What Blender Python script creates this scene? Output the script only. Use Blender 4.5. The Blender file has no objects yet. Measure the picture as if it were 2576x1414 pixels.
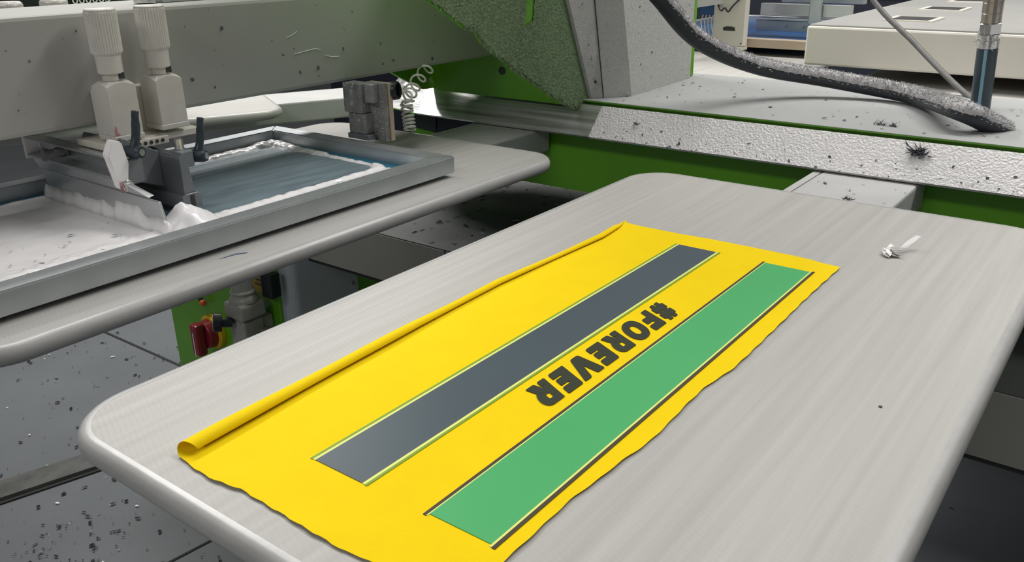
import bpy, bmesh, math, random
from mathutils import Vector, Matrix, noise
rnd = random.Random(7)
SC = bpy.context.scene
COL = SC.collection
PI = math.pi

# ------------------------------------------------------------------ camera
cam_d = bpy.data.cameras.new('camera'); cam = bpy.data.objects.new('camera', cam_d); COL.objects.link(cam)
YAW, PITCH, ROLL = [math.radians(a) for a in (37.44028, 21.71469, -0.91501)]
fw = Vector((math.cos(PITCH)*math.cos(YAW), math.cos(PITCH)*math.sin(YAW), -math.sin(PITCH)))
rt = Vector((math.sin(YAW), -math.cos(YAW), 0)); up = rt.cross(fw)
rt2 = rt*math.cos(ROLL)+up*math.sin(ROLL); up2 = -rt*math.sin(ROLL)+up*math.cos(ROLL)
cam.matrix_world = Matrix(((rt2.x, up2.x, -fw.x, 0), (rt2.y, up2.y, -fw.y, 0), (rt2.z, up2.z, -fw.z, 1.16), (0, 0, 0, 1)))
cam_d.sensor_width = 36; cam_d.lens = 2146.352/2576*36; cam_d.clip_start = .01
SC.camera = cam
# ------------------------------------------------------------------ world, lamps, exposure
w = bpy.data.worlds.new('world'); SC.world = w; w.use_nodes = True
w.node_tree.nodes['Background'].inputs[0].default_value = (.93, .96, 1, 1)
w.node_tree.nodes['Background'].inputs[1].default_value = .15
def lamp(name, loc, rot, sx, sy, power, col=(1, .98, .95)):
    l = bpy.data.lights.new(name, 'AREA'); l.shape = 'RECTANGLE'; l.size = sx; l.size_y = sy; l.energy = power; l.color = col
    o = bpy.data.objects.new(name, l); COL.objects.link(o); o.location = loc; o.rotation_euler = rot
    return o
lamp('ceiling_lamp', (1.55, 2.55, 2.6), (math.radians(-38), 0, 0), 2.0, .30, 62)
lamp('ceiling_lamp', (.72, 1.65, 3.1), (0, 0, 0), .35, 2.2, 18)
lamp('ceiling_lamp', (1.95, -.1, 2.75), (0, 0, 0), .35, 2.2, 52)
lamp('ceiling_lamp', (-2.2, .35, 2.9), (0, math.radians(-35), 0), .35, 2.6, 26)
SC.view_settings.view_transform = 'Standard'; SC.view_settings.look = 'None'
SC.view_settings.exposure = -0.08; SC.view_settings.gamma = 1; SC.view_settings.use_curve_mapping = False

# ------------------------------------------------------------------ materials
MATS = {}
def mat(name, col, rough=.5, metal=0., var=.0, vscale=8., stretch=(1, 1, 1), bump=0., bscale=60., bstretch=None,
        specks=None, sscale=60., sthr=.72, spec=.5, trans=0., sheen=0.):
    m = bpy.data.materials.new(name); m.use_nodes = True; nt = m.node_tree; N = nt.nodes; L = nt.links
    b = N['Principled BSDF']; b.inputs['Roughness'].default_value = rough; b.inputs['Metallic'].default_value = metal
    b.inputs['Specular IOR Level'].default_value = spec
    if trans: b.inputs['Transmission Weight'].default_value = trans
    if sheen: b.inputs['Sheen Weight'].default_value = sheen
    b.inputs['Base Color'].default_value = (*col, 1)
    tc = N.new('ShaderNodeTexCoord')
    def mapped(s):
        mp = N.new('ShaderNodeMapping'); mp.inputs['Scale'].default_value = s; L.new(tc.outputs['Object'], mp.inputs[0]); return mp.outputs[0]
    def nz(scale, s, det=4):
        n = N.new('ShaderNodeTexNoise'); n.inputs['Scale'].default_value = scale; n.inputs['Detail'].default_value = det
        L.new(mapped(s), n.inputs['Vector']); return n.outputs['Fac']
    colsock = None
    if var:
        r = N.new('ShaderNodeValToRGB'); L.new(nz(vscale, stretch), r.inputs[0])
        r.color_ramp.elements[0].position = .3; r.color_ramp.elements[1].position = .7
        r.color_ramp.elements[0].color = (*[max(0, c*(1-var)) for c in col], 1)
        r.color_ramp.elements[1].color = (*[min(1, c*(1+var)) for c in col], 1)
        colsock = r.outputs[0]
    if specks:
        r2 = N.new('ShaderNodeValToRGB'); L.new(nz(sscale, (1, 1, 1), 2), r2.inputs[0])
        r2.color_ramp.elements[0].position = sthr; r2.color_ramp.elements[1].position = sthr+.015
        r2.color_ramp.elements[0].color = (0, 0, 0, 1); r2.color_ramp.elements[1].color = (1, 1, 1, 1)
        mx = N.new('ShaderNodeMix'); mx.data_type = 'RGBA'; L.new(r2.outputs[0], mx.inputs[0])
        if colsock: L.new(colsock, mx.inputs[6])
        else: mx.inputs[6].default_value = (*col, 1)
        mx.inputs[7].default_value = (*specks, 1); colsock = mx.outputs[2]
    if colsock: L.new(colsock, b.inputs['Base Color'])
    if bump:
        bp = N.new('ShaderNodeBump'); bp.inputs['Strength'].default_value = bump; bp.inputs['Distance'].default_value = .002
        L.new(nz(bscale, bstretch or (1, 1, 1)), bp.inputs['Height']); L.new(bp.outputs[0], b.inputs['Normal'])
    MATS[name] = m; return m

def pallet_mat():
    m = mat('pallet_surface', (.46, .45, .425), .55, var=.085, vscale=7, stretch=(.5, 18, 1), spec=.3)
    nt = m.node_tree; N = nt.nodes; L = nt.links; b = N['Principled BSDF']
    tc = N.new('ShaderNodeTexCoord'); sep = N.new('ShaderNodeSeparateXYZ'); L.new(tc.outputs['Object'], sep.inputs[0])
    # fine adhesive ripples across the board, in lengthwise bands
    wv = N.new('ShaderNodeTexWave'); wv.wave_type = 'BANDS'; wv.bands_direction = 'X'; wv.inputs['Scale'].default_value = 95
    wv.inputs['Distortion'].default_value = 2.0; wv.inputs['Detail Scale'].default_value = 2
    mp = N.new('ShaderNodeMapping'); mp.inputs['Rotation'].default_value = (0, 0, .35); L.new(tc.outputs['Object'], mp.inputs[0]); L.new(mp.outputs[0], wv.inputs[0])
    ms = N.new('ShaderNodeMapping'); ms.inputs['Scale'].default_value = (1.5, 45, 1); L.new(tc.outputs['Object'], ms.inputs[0])
    nb = N.new('ShaderNodeTexNoise'); nb.inputs['Scale'].default_value = 2.2; nb.inputs['Detail'].default_value = 5; L.new(ms.outputs[0], nb.inputs[0])
    mul = N.new('ShaderNodeMath'); mul.operation = 'MULTIPLY'; L.new(wv.outputs['Fac'], mul.inputs[0]); L.new(nb.outputs['Fac'], mul.inputs[1])
    ad = N.new('ShaderNodeMath'); ad.operation = 'ADD'; L.new(mul.outputs[0], ad.inputs[0]); L.new(nb.outputs['Fac'], ad.inputs[1])
    bp = N.new('ShaderNodeBump'); bp.inputs['Strength'].default_value = .16; bp.inputs['Distance'].default_value = .0008
    L.new(ad.outputs[0], bp.inputs['Height']); L.new(bp.outputs[0], b.inputs['Normal'])
    # colour: streaks plus faint ripple tint
    old = b.inputs['Base Color'].links[0].from_socket
    mx = N.new('ShaderNodeMix'); mx.data_type = 'RGBA'; mx.blend_type = 'MULTIPLY'; mx.inputs[0].default_value = .16
    rp = N.new('ShaderNodeValToRGB'); rp.color_ramp.elements[0].color = (.80, .80, .80, 1); rp.color_ramp.elements[1].color = (1, 1, 1, 1)
    rp.color_ramp.elements[0].position = .15; rp.color_ramp.elements[1].position = .6
    L.new(mul.outputs[0], rp.inputs[0]); L.new(old, mx.inputs[6]); L.new(rp.outputs[0], mx.inputs[7]); L.new(mx.outputs[2], b.inputs['Base Color'])
    return m
M_pal = pallet_mat()
M_rim = mat('pallet_rim', (.44, .435, .42), .33, var=.06, vscale=20, stretch=(2, 2, 8), bump=.1)
M_cream = mat('cream_paint', (.66, .63, .55), .38, var=.04, vscale=5, bump=.04, bscale=300)
M_beam = mat('beam_paint', (.38, .38, .355), .6, spec=.15, var=.04, vscale=4, stretch=(1, 1, 1), bump=.04, bscale=250)
M_knob = mat('knob_alu', (.66, .64, .59), .36, .15, var=.07, vscale=60)
M_block = mat('block_alu', (.62, .60, .55), .4, .12, var=.06, vscale=40, specks=(.1, .09, .08), sscale=90, sthr=.74)
M_alu = mat('brushed_alu', (.62, .63, .64), .34, .85, var=.08, vscale=25, stretch=(1, 20, 20), bump=.05, bscale=120)
M_frame = mat('frame_alu', (.50, .53, .54), .38, .75, var=.07, vscale=30, bump=.05, bscale=150)
M_rail = mat('rail_alu', (.74, .72, .71), .36, .85, var=.4, vscale=30, stretch=(5, .12, 5), bump=.25, bscale=60, bstretch=(5, .2, 5))
M_raill = mat('rail_lint', (.76, .74, .73), .5, .2, var=.10, vscale=220, bump=.9, bscale=330)
M_deck = mat('deck_dust', (.37, .375, .37), .8, var=.06, vscale=6, bump=.2, bscale=500, specks=(.25, .25, .26), sscale=110, sthr=.76)
M_arm = mat('arm_paint', (.46, .46, .45), .6, var=.06, vscale=12, bump=.1, bscale=400, specks=(.22, .22, .22), sscale=130, sthr=.75)
M_green = mat('green_paint', (.115, .36, .012), .33, var=.06, vscale=6)
M_lint = mat('lint_layer', (.165, .24, .125), .95, var=.22, vscale=260, bump=1.0, bscale=420)
M_lintc = mat('lint_cream', (.50, .50, .475), .9, var=.08, vscale=200, bump=.6, bscale=420)
M_fuzz = mat('lint_fuzz', (.50, .49, .49), .95, var=.2, vscale=100)
M_fuzzg = mat('lint_fuzz_green', (.20, .28, .15), .95, var=.25, vscale=200)
M_flake = mat('lint_flake', (.10, .105, .12), .9)
M_flakel = mat('lint_flake_pale', (.25, .26, .27), .9)
M_rubber = mat('rubber_black', (.025, .03, .036), .5, var=.1, vscale=40)
M_black = mat('black_plastic', (.012, .015, .022), .35)
M_navy = mat('dark_navy', (.012, .016, .03), .6)
M_steel = mat('dirty_steel', (.25, .25, .245), .55, .25, var=.25, vscale=60, bump=.4, bscale=220, specks=(.5, .5, .5), sscale=160, sthr=.66)
M_chrome = mat('chrome', (.72, .71, .69), .18, .95, bump=.05)
M_brass = mat('nickel_brass', (.50, .45, .40), .28, .85, var=.1, vscale=90)
M_white = mat('white_cable', (.80, .79, .74), .35)
M_ink = mat('white_ink', (.94, .92, .92), .26, var=.02, vscale=25, bump=.06, bscale=60)
M_inkfilm = mat('ink_film', (.19, .255, .29), .34, var=.25, vscale=9, stretch=(1.6, 9, 1), bump=.03)
M_inkstreak = mat('ink_streak', (.42, .52, .58), .3, var=.15, vscale=40, stretch=(1, 14, 1))
M_mesh = mat('screen_mesh', (.03, .17, .27), .3, var=.05, vscale=20)
M_pink = mat('dried_pink_ink', (.46, .24, .26), .6, var=.3, vscale=150)
M_yel = mat('yellow_fabric', (.93, .66, .002), .85, var=.02, vscale=30, bump=.12, bscale=900, spec=.15)
M_pdark = mat('print_slate', (.062, .088, .104), .5, var=.03, vscale=12, spec=.3)
M_pgreen = mat('print_green', (.065, .42, .135), .5, var=.02, vscale=12, spec=.3)
M_pthin = mat('print_olive', (.22, .36, .03), .6, spec=.3)
M_pbrown = mat('print_brown', (.06, .045, .02), .6, spec=.3)
M_ppale = mat('print_pale', (.80, .82, .22), .6, spec=.3)
M_ptext = mat('print_text', (.026, .031, .013), .6, spec=.3)
M_red = mat('red_plastic', (.25, .018, .028), .35)
M_ylab = mat('yellow_label', (.75, .45, .01), .5)
M_lever = mat('lever_plastic', (.03, .045, .055), .35, var=.3, vscale=150)
M_floor = mat('floor_paint', (.155, .165, .175), .42, var=.10, vscale=3, bump=.12, bscale=90, specks=(.05, .05, .055), sscale=42, sthr=.735)
M_joint = mat('floor_joint', (.03, .03, .03), .9)
M_conduit = mat('floor_strip', (.10, .10, .095), .7, var=.3, vscale=20, bump=.3, bscale=60)
M_cab = mat('chassis_paint', (.34, .33, .295), .55, var=.05, vscale=4, bump=.05)
M_tray = mat('tray_dust_shade', (.11, .115, .11), .8, var=.15, vscale=10, specks=(.03, .035, .035), sscale=34, sthr=.66)
M_gpanel = mat('grey_panel', (.50, .54, .58), .45, var=.03)
M_wall = mat('wall_plaster', (.72, .72, .70), .8, var=.05, vscale=3)
M_dgap = mat('slot_dark', (.04, .04, .04), .8)
M_flash = mat('flash_cream', (.72, .68, .60), .4, var=.02, vscale=4)
M_flasht = mat('flash_top', (.32, .315, .30), .6, var=.05, vscale=8, specks=(.2, .2, .2), sscale=80, sthr=.75)
M_blue = mat('blue_screen', (.015, .10, .30), .25, var=.3, vscale=6, stretch=(1, 6, 1))
M_wood = mat('tan_strip', (.50, .40, .30), .6, var=.1, vscale=10)
M_pipe = mat('blue_black_hose', (.035, .055, .07), .3)
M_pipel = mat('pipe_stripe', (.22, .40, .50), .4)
M_clear = mat('clear_film', (.85, .85, .85), .35, trans=.8, spec=.3)
M_silver = mat('foil', (.75, .72, .70), .3, .6, bump=.5, bscale=300)
M_reg = mat('regulator_grey', (.36, .35, .32), .5, var=.1, vscale=60)
M_orange = mat('orange_tip', (.8, .13, .02), .4)
M_leth = mat('white_print', (.8, .8, .8), .5)
M_darkhold = mat('holder_grey', (.20, .215, .23), .45, .5, var=.1, vscale=30)

# ------------------------------------------------------------------ builders
def finish(bm, name, m, parent=None, smooth=False, origin=None):
    bmesh.ops.recalc_face_normals(bm, faces=bm.faces)
    me = bpy.data.meshes.new(name); bm.to_mesh(me); bm.free()
    if smooth:
        for p in me.polygons: p.use_smooth = True
    if m: me.materials.append(m)
    o = bpy.data.objects.new(name, me); COL.objects.link(o)
    org = Vector((0, 0, 0))
    if parent is not None:
        o.parent = parent
        r = parent
        while r is not None: org += r.location; r = r.parent
    elif origin is not None:
        org = Vector(origin); o.location = org
    me.transform(Matrix.Translation(-org))
    return o
def thing(name, label, cat, loc=(0, 0, 0), group=None):
    o = bpy.data.objects.new(name, None); COL.objects.link(o); o.location = loc; o.empty_display_size = .02
    o['label'] = label; o['category'] = cat
    if group: o['group'] = group
    return o
def tag(o, label, cat, group=None, kind=None):
    if label: o['label'] = label
    if cat: o['category'] = cat
    if group: o['group'] = group
    if kind: o['kind'] = kind
    return o
def box(bm, x0, x1, y0, y1, z0, z1, bev=0., M=None):
    r = bmesh.ops.create_cube(bm, size=1); vs = r['verts']
    for v in vs: v.co = Vector(((x0+x1)/2+v.co.x*(x1-x0), (y0+y1)/2+v.co.y*(y1-y0), (z0+z1)/2+v.co.z*(z1-z0)))
    if bev:
        es = list({e for v in vs for e in v.link_edges})
        r2 = bmesh.ops.bevel(bm, geom=es, offset=bev, segments=2, affect='EDGES', profile=.5)
        vs = list({v for f in r2['faces'] for v in f.verts} | {v for v in vs if v.is_valid})
    if M is not None: bmesh.ops.transform(bm, matrix=M, verts=vs)
    return vs
def bxo(name, m, parent, x0, x1, y0, y1, z0, z1, bev=.001, M=None):
    bm = bmesh.new(); box(bm, x0, x1, y0, y1, z0, z1, bev, M); return finish(bm, name, m, parent)
def prism(bm, pts, d, smooth=False):
    """polygon of 3D points extruded along vector d"""
    d = Vector(d); a = [bm.verts.new(p) for p in pts]; b = [bm.verts.new(Vector(p)+d) for p in pts]
    n = len(pts)
    bm.faces.new(a); bm.faces.new(b[::-1])
    for i in range(n): bm.faces.new((a[i], b[i], b[(i+1) % n], a[(i+1) % n]))
def loft(bm, rings, cap=True, closed=True):
    R = [[bm.verts.new(p) for p in r] for r in rings]
    n = len(rings[0])
    for a, b in zip(R, R[1:]):
        for i in range(n if closed else n-1):
            j = (i+1) % n
            bm.faces.new((a[i], a[j], b[j], b[i]))
    if cap and closed:
        bm.faces.new(R[0][::-1]); bm.faces.new(R[-1])
def frame_at(t):
    t = Vector(t).normalized(); u = t.cross(Vector((0, 0, 1)))
    if u.length < .05: u = t.cross(Vector((1, 0, 0)))
    u.normalize(); return u, t.cross(u).normalized()
def tube(bm, pts, rad, n=12, cap=True):
    pts = [Vector(p) for p in pts]; rings = []
    for i, p in enumerate(pts):
        t = pts[min(i+1, len(pts)-1)]-pts[max(i-1, 0)]
        if i == 0: u, v = frame_at(t)
        else:
            tt = t.normalized(); u = (u-tt*u.dot(tt)).normalized(); v = tt.cross(u)
        r = rad[i] if isinstance(rad, (list, tuple)) else rad
        rings.append([p+(u*math.cos(2*PI*k/n)+v*math.sin(2*PI*k/n))*r for k in range(n)])
    loft(bm, rings, cap)
def lathe(bm, c, axis, prof, n=24, flute=0., nf=0):
    """prof: list of (distance along axis, radius)"""
    axis = Vector(axis).normalized(); u, v = frame_at(axis); c = Vector(c); rings = []
    for (h, r) in prof:
        rings.append([c+axis*h+(u*math.cos(2*PI*k/n)+v*math.sin(2*PI*k/n))*(r-(flute if (nf and k % 2) else 0)) for k in range(n)])
    loft(bm, rings, True)
def catmull(P, sub=8):
    P = [Vector(p) for p in P]; out = []
    for i in range(len(P)-1):
        p0 = P[max(i-1, 0)]; p1 = P[i]; p2 = P[i+1]; p3 = P[min(i+2, len(P)-1)]
        for s in range(sub):
            t = s/sub
            out.append(.5*((2*p1)+(p2-p0)*t+(2*p0-5*p1+4*p2-p3)*t*t+(3*p1-p0-3*p2+p3)*t**3))
    out.append(P[-1]); return out
def rrect(x0, x1, y0, y1, r, n=8):
    out = []
    for cx, cy, a in ((x1-r, y1-r, 0), (x0+r, y1-r, 90), (x0+r, y0+r, 180), (x1-r, y0+r, 270)):
        for k in range(n+1):
            t = math.radians(a+90*k/n); out.append((cx+r*math.cos(t), cy+r*math.sin(t)))
    return out
def hairs(bm, p, n, d, L, wdt, up=None):
    """one thin blade of lint"""
    s = d.cross(Vector((rnd.uniform(-1, 1), rnd.uniform(-1, 1), rnd.uniform(-1, 1))))
    if s.length < 1e-4: return
    s.normalize()
    bend = n*rnd.uniform(-.2, .4)*L
    a = bm.verts.new(p-s*wdt/2); b = bm.verts.new(p+s*wdt/2); c = bm.verts.new(p+d*L+bend); bm.faces.new((a, b, c))
def flakes(name, places, m, size, parent=None, normal=(0, 0, 1)):
    bm = bmesh.new(); nn = Vector(normal).normalized(); u, v = frame_at(nn)
    for p in places:
        s = size*rnd.choice((.4, .5, .6, .8, 1., 1.6)); a = rnd.uniform(0, 2*PI)
        e = u*math.cos(a)+v*math.sin(a); g = nn.cross(e)
        k = rnd.randint(4, 6); asp = rnd.uniform(.25, .8); vs = []
        for i in range(k):
            t = 2*PI*i/k
            vs.append(bm.verts.new(Vector(p)+nn*(.0004+rnd.uniform(0, .25)*s)+e*math.cos(t)*s*rnd.uniform(.6, 1)+g*math.sin(t)*s*asp*rnd.uniform(.5, 1)))
        bm.faces.new(vs)
    return finish(bm, name, m, parent)

# ------------------------------------------------------------------ setting: floor, far walls
bm = bmesh.new(); box(bm, -3, 7, -4, 7, -.1, 0)
fl = finish(bm, 'floor', M_floor); tag(fl, None, None, kind='structure')
def floor_line(p, q, wd, name, m, z=.002):
    bm = bmesh.new(); p = Vector((*p, 0)); q = Vector((*q, 0)); d = (q-p).normalized(); s = Vector((-d.y, d.x, 0))*wd/2
    prism(bm, [p-s, q-s, q+s, p+s], (0, 0, z)); return finish(bm, name, m, fl)
floor_line((.51, 1.428), (1.5, 1.32), .006, 'floor_joint', M_joint)
floor_line((1.185, 3.4), (1.203, 2.0), .008, 'floor_joint', M_joint)
floor_line((.2, 2.045), (1.6, 1.655), .075, 'floor_strip', M_conduit, .012)
floor_line((.2, 2.0), (1.6, 1.61), .012, 'floor_joint', M_joint, .004)
bm = bmesh.new(); box(bm, 6.9, 7, -4, 7, 0, 3.6); tag(finish(bm, 'wall_back', M_wall), None, None, kind='structure')
bm = bmesh.new(); box(bm, -3, 7, 6.9, 7, 0, 3.6); tag(finish(bm, 'wall_left', M_wall), None, None, kind='structure')
pl = []
for _ in range(420):
    pl.append((rnd.uniform(.45, 1.3), rnd.uniform(1.3, 2.7), .003))
for _ in range(10):
    c = (rnd.uniform(.5, 1.1), rnd.uniform(1.35, 1.75))
    pl += [(c[0]+rnd.gauss(0, .03), c[1]+rnd.gauss(0, .02), .003) for _ in range(14)]
tag(flakes('floor_debris', pl, M_black, .0055), 'dark lint and ink crumbs scattered over the grey floor', 'debris', kind='stuff')
tag(flakes('floor_debris', [(rnd.uniform(.45, 1.2), rnd.uniform(1.3, 2.6), .003) for _ in range(26)], M_leth, .006), 'pale paper crumbs scattered over the grey floor', 'debris', kind='stuff')

# ------------------------------------------------------------------ pallets
ZP = .9
def make_pallet(label, loc=(0, 0, 0), group='print pallets of the press'):
    """board centred on its arm: local x 0..0.72 towards the hub, y -0.222..0.222, top at z 0"""
    t = thing('print_pallet', label, 'pallet', loc, group)
    r = .048; th = .024
    def ring(off, z): return [(x, y, z) for x, y in rrect(-.010+off, .722-off, -.222+off, .222-off, max(r-off, .004), 10)]
    bm = bmesh.new()
    loft(bm, [ring(.0075, -.0150), ring(.0075, -.0006)])
    board = finish(bm, 'board', M_pal); board.parent = t
    bm = bmesh.new()
    prof = []
    for k in range(9):
        a = -PI/2+PI*k/8
        prof.append(ring(.0062-.0062*math.cos(a), -.0083+.0078*math.sin(a)))
    R = [ring(.0085, -.0161)]+prof+[ring(.0085, -.0005)]
    loft(bm, R, cap=False)
    rim = finish(bm, 'edge_rim', M_rim, smooth=True); rim.parent = t
    bm = bmesh.new(); box(bm, .42, .926, -.057, .057, -.055, -.0166, .003)
    arm = finish(bm, 'support_arm', M_arm); arm.parent = t
    bm = bmesh.new(); box(bm, .70, .926, .0575, .0665, -.022, -.0170); lip = finish(bm, 'arm_edge_strip', M_arm); lip.parent = arm
    return t
def dup(root, loc, rz, label):
    r = root.copy(); COL.objects.link(r); r.location = loc; r.rotation_euler = (0, 0, rz); r['label'] = label
    for ch in list(root.children):
        c = ch.copy(); COL.objects.link(c); c.parent = r
        for g in ch.children:
            d = g.copy(); COL.objects.link(d); d.parent = c
    return r
P1 = make_pallet('light grey print pallet carrying the yellow fabric', (.191, .269, ZP))
dup(P1, (.191, .831, ZP), 0, 'light grey print pallet under the silver screen frame')
a3 = math.radians(-27); u3 = Vector((math.cos(a3), math.sin(a3), 0)); v3 = Vector((-u3.y, u3.x, 0))
org3 = Vector((.925, 1.185, ZP))+v3*.222-u3*.72
dup(P1, org3, a3, 'light grey print pallet turned away, behind the screen frame and grey beam')
dup(P1, (2.37, .831, ZP), PI, 'print pallet on the far side of the deck, behind the lint-covered hose')
dup(P1, (2.37, .269, ZP), PI, 'print pallet on the far side of the deck, under the cream dryer box')

# ------------------------------------------------------------------ press hub: deck, rails, green skirt, chassis
hub = thing('press_hub', 'long grey dusty deck of the press with green skirt and silver sloping rail', 'press', (1.28, .2, 0))
cxh = 1.28
def oval(off, z, n=7):
    """outline of the hub: straight side at x=cxh-.16-off, polygon end around (cxh,1.02)"""
    pts = []
    hw = .16+off
    pts.append((cxh-hw, -.9, z))
    for k in range(n+1):
        a = PI-PI*k/n
        pts.append((cxh+hw*math.cos(a), 1.02+hw*math.sin(a), z))
    pts.append((cxh+hw, -.9, z))
    return pts
bm = bmesh.new(); A = oval(.008, .9315); B = oval(.008, .9335); loft(bm, [A, B]); deck = finish(bm, 'deck', M_deck, hub)
bm = bmesh.new(); loft(bm, [oval(-.002, .785), oval(-.002, .9308)]); finish(bm, 'green_skirt', M_green, hub)
bm = bmesh.new(); loft(bm, [oval(.0082, .9312), oval(.0082, .9328)], cap=False); finish(bm, 'green_edge', M_green, hub)
# raised seam of the deck plate
# bevel rail: one mesh per straight length
lo = oval(.05, .888); hi = oval(.0125, .928); lo2 = oval(.047, .885); hi2 = oval(.007, .925)
for i in range(len(lo)-1):
    segs = [(0, 1)]
    if i == 0:
        y0, y1 = -.9, 1.02; ym = .672
        f = (ym-y0)/(y1-y0); segs = [(0, f), (f, 1)]
    for (s0, s1) in segs:
        bm = bmesh.new()
        def L_(A, s): return Vector(A[i]).lerp(Vector(A[i+1]), s)
        g0 = .0012 if s0 == 0 and i else 0
        rings = [[L_(lo, s), L_(hi, s), L_(hi2, s), L_(lo2, s)] for s in (s0+g0*4, s1)]
        loft(bm, rings)
        lint = (i == 0 and s0 == 0) 
        o = finish(bm, 'bevel_rail', M_raill if lint else M_rail, hub)
        if lint: o['label'] = 'silver rail speckled with lint'
# navy strip standing in for the shade in the gap below the rail
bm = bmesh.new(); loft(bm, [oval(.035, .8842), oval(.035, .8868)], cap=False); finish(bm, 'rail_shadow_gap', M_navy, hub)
E0, E1 = oval(.001, .846), oval(.001, .8838)
for i in range(1, len(E0)-2):
    bm = bmesh.new(); loft(bm, [[E0[i], E0[i+1], Vector(E0[i+1])+Vector((0, 0, .0)), Vector(E0[i])], [E1[i], E1[i+1], Vector(E1[i+1]), Vector(E1[i])]], cap=False) if False else prism(bm, [E0[i], E0[i+1], E1[i+1], E1[i]], (Vector(E0[i])-Vector((cxh, 1.02, .846))).normalized()*.002)
    finish(bm, 'end_shadow_gap', M_navy, hub)  # navy panels over the green skirt, shade under the rail put into colour
bxo('end_shadow_gap', M_navy, hub, 1.119, 1.1225, .895, 1.019, .846, .8838, 0)
# chassis under the hub
ch = thing('press_chassis', 'grey sheet metal chassis under the deck, dusty on top', 'chassis', (1.28, .2, .59))
bxo('front_panel', M_cab, ch, 1.0, 1.012, -.9, .905, .592, .68, .001)
bxo('front_panel', M_cab, ch, 1.0, 1.012, .908, 1.30, .592, .68, .001)
bxo('front_lip', M_tray, ch, 1.0005, 1.115, -.9, 1.30, .6805, .6822, .0003)  # dark tray tone here puts the shade from the pallets into the colour
bxo('tray', M_tray, ch, 1.115, 1.56, -.9, 1.30, .668, .6800, .0005)
bxo('bottom_shadow_gap', M_dgap, ch, 1.02, 1.54, -.9, 1.29, .575, .60, .001)  # near-black box, its colour standing in for the shaded recess underneath
bxo('chassis_column', M_green, ch, 1.15, 1.42, .95, 1.1, .0, .575, .002)
bxo('hub_column', M_green, ch, 1.22, 1.34, .3, .5, .679, .785, .002)
pl = [(rnd.uniform(1.03, 1.5), rnd.uniform(.55, 1.28), .6805) for _ in range(260)]
pl += [(rnd.gauss(1.2, .03), rnd.gauss(.85, .05), .6805) for _ in range(60)]
tag(flakes('tray_lint', pl, M_black, .0075), 'dark lint lumps lying on the dusty chassis tray', 'lint', kind='stuff')
# lint flakes on deck, rail, arms
pl = [(rnd.uniform(1.125, 1.43), rnd.uniform(-.1, .68), .9337) for _ in range(200)]
tag(flakes('deck_lint', pl, M_flake, .0033), 'small dark lint flakes strewn on the grey deck', 'lint', kind='stuff')
nr = Vector((-.72, 0, .69))
pl = []
for _ in range(150):
    s = rnd.random()**1.5; y = rnd.uniform(-.05, .67)
    pl.append((1.07+.0365*s, y, .888+.037*s))
tag(flakes('rail_lint', pl, M_flake, .0022, normal=nr), 'dark lint flakes clinging to the silver rail', 'lint', kind='stuff')
pl = [(rnd.uniform(.92, 1.06), rnd.uniform(.215, .32), .8837) for _ in range(22)]
tag(flakes('arm_lint', pl, M_flake, .0028), 'dark lint flakes on the arm of the near pallet', 'lint', kind='stuff')
def clump(p, r, n, label, nrm, m=M_flake):
    bm = bmesh.new(); p = Vector(p); nrm = Vector(nrm).normalized(); u, v = frame_at(nrm)
    for _ in range(n):
        a = rnd.uniform(0, 2*PI); d = (u*math.cos(a)+v*math.sin(a)*.6+nrm*rnd.uniform(.1, .9)).normalized()
        hairs(bm, p+(u*rnd.gauss(0, .35)+v*rnd.gauss(0, .2))*r+nrm*.0003, nrm, d, r*rnd.uniform(.5, 1.2), r*.22)
    o = finish(bm, 'lint_clump', m, origin=p); tag(o, label, 'lint', 'lint tufts on the press'); return o
clump((1.098, .222, .9165), .0125, 70, 'large dark lint tuft hanging on the silver rail', (-.6, 0, .8))
clump((1.09, .604, .911), .0065, 22, 'thin dark lint tuft on the rail near the green bracket', (-.6, 0, .8))
clump((1.155, .285, .9336), .008, 34, 'grey lint tuft on deck, the left of a pair', (0, 0, 1), M_flakel)
clump((1.153, .268, .9336), .008, 34, 'grey lint tuft on deck, the right of a pair', (0, 0, 1), M_flakel)
clump((.965, .262, .8837), .006, 26, 'small dark lint tuft on the arm behind the near pallet', (0, 0, 1))

def adz0(px, py, z):   # point of the plane z=const seen at a photo pixel (2576 x 1414)
    d = rt2*((px-1288)/2146.352)-up2*((py-707)/2146.352)+fw; return Vector((0, 0, 1.16))+d*((z-1.16)/d.z)
# ------------------------------------------------------------------ yellow printed fabric
cl = thing('printed_fabric', 'bright yellow fabric tube printed with stripes and #FOREVER, lying on the near pallet', 'fabric', (.455, .29, ZP))
def table(k, x):
    if x <= k[0][0]: return k[0][1]
    for (a, b), (c, d) in zip(k, k[1:]):
        if x <= c:
            t = (x-a)/(c-a); t = t*t*(3-2*t); return b+(d-b)*t
    return k[-1][1]
KN = [(.19, .2100), (.2424, .2073), (.2586, .2053), (.2805, .2052), (.305, .2061), (.3211, .2064), (.3344, .2067), (.3452, .2048), (.3533, .2033), (.3677, .2035), (.3802, .2045), (.39, .2060)]
KF = [(.188, .7010), (.2289, .7062), (.2652, .7068), (.3036, .7068), (.3427, .7042), (.3855, .7042), (.396, .7062), (.403, .7125)]
KR = [(.205, .194), (.2434, .193), (.294, .1940), (.33, .1912), (.371, .1880), (.4377, .1900), (.484, .1858), (.559, .1868), (.621, .1880), (.70, .1880)]
def edge_near(y): return table(KN, y)+.0004*math.sin(y*400)
def edge_far(y): return table(KF, y)+.0003*math.sin(y*330)
def edge_right(x): return table(KR, x)+.0003*math.sin(x*260)
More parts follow.
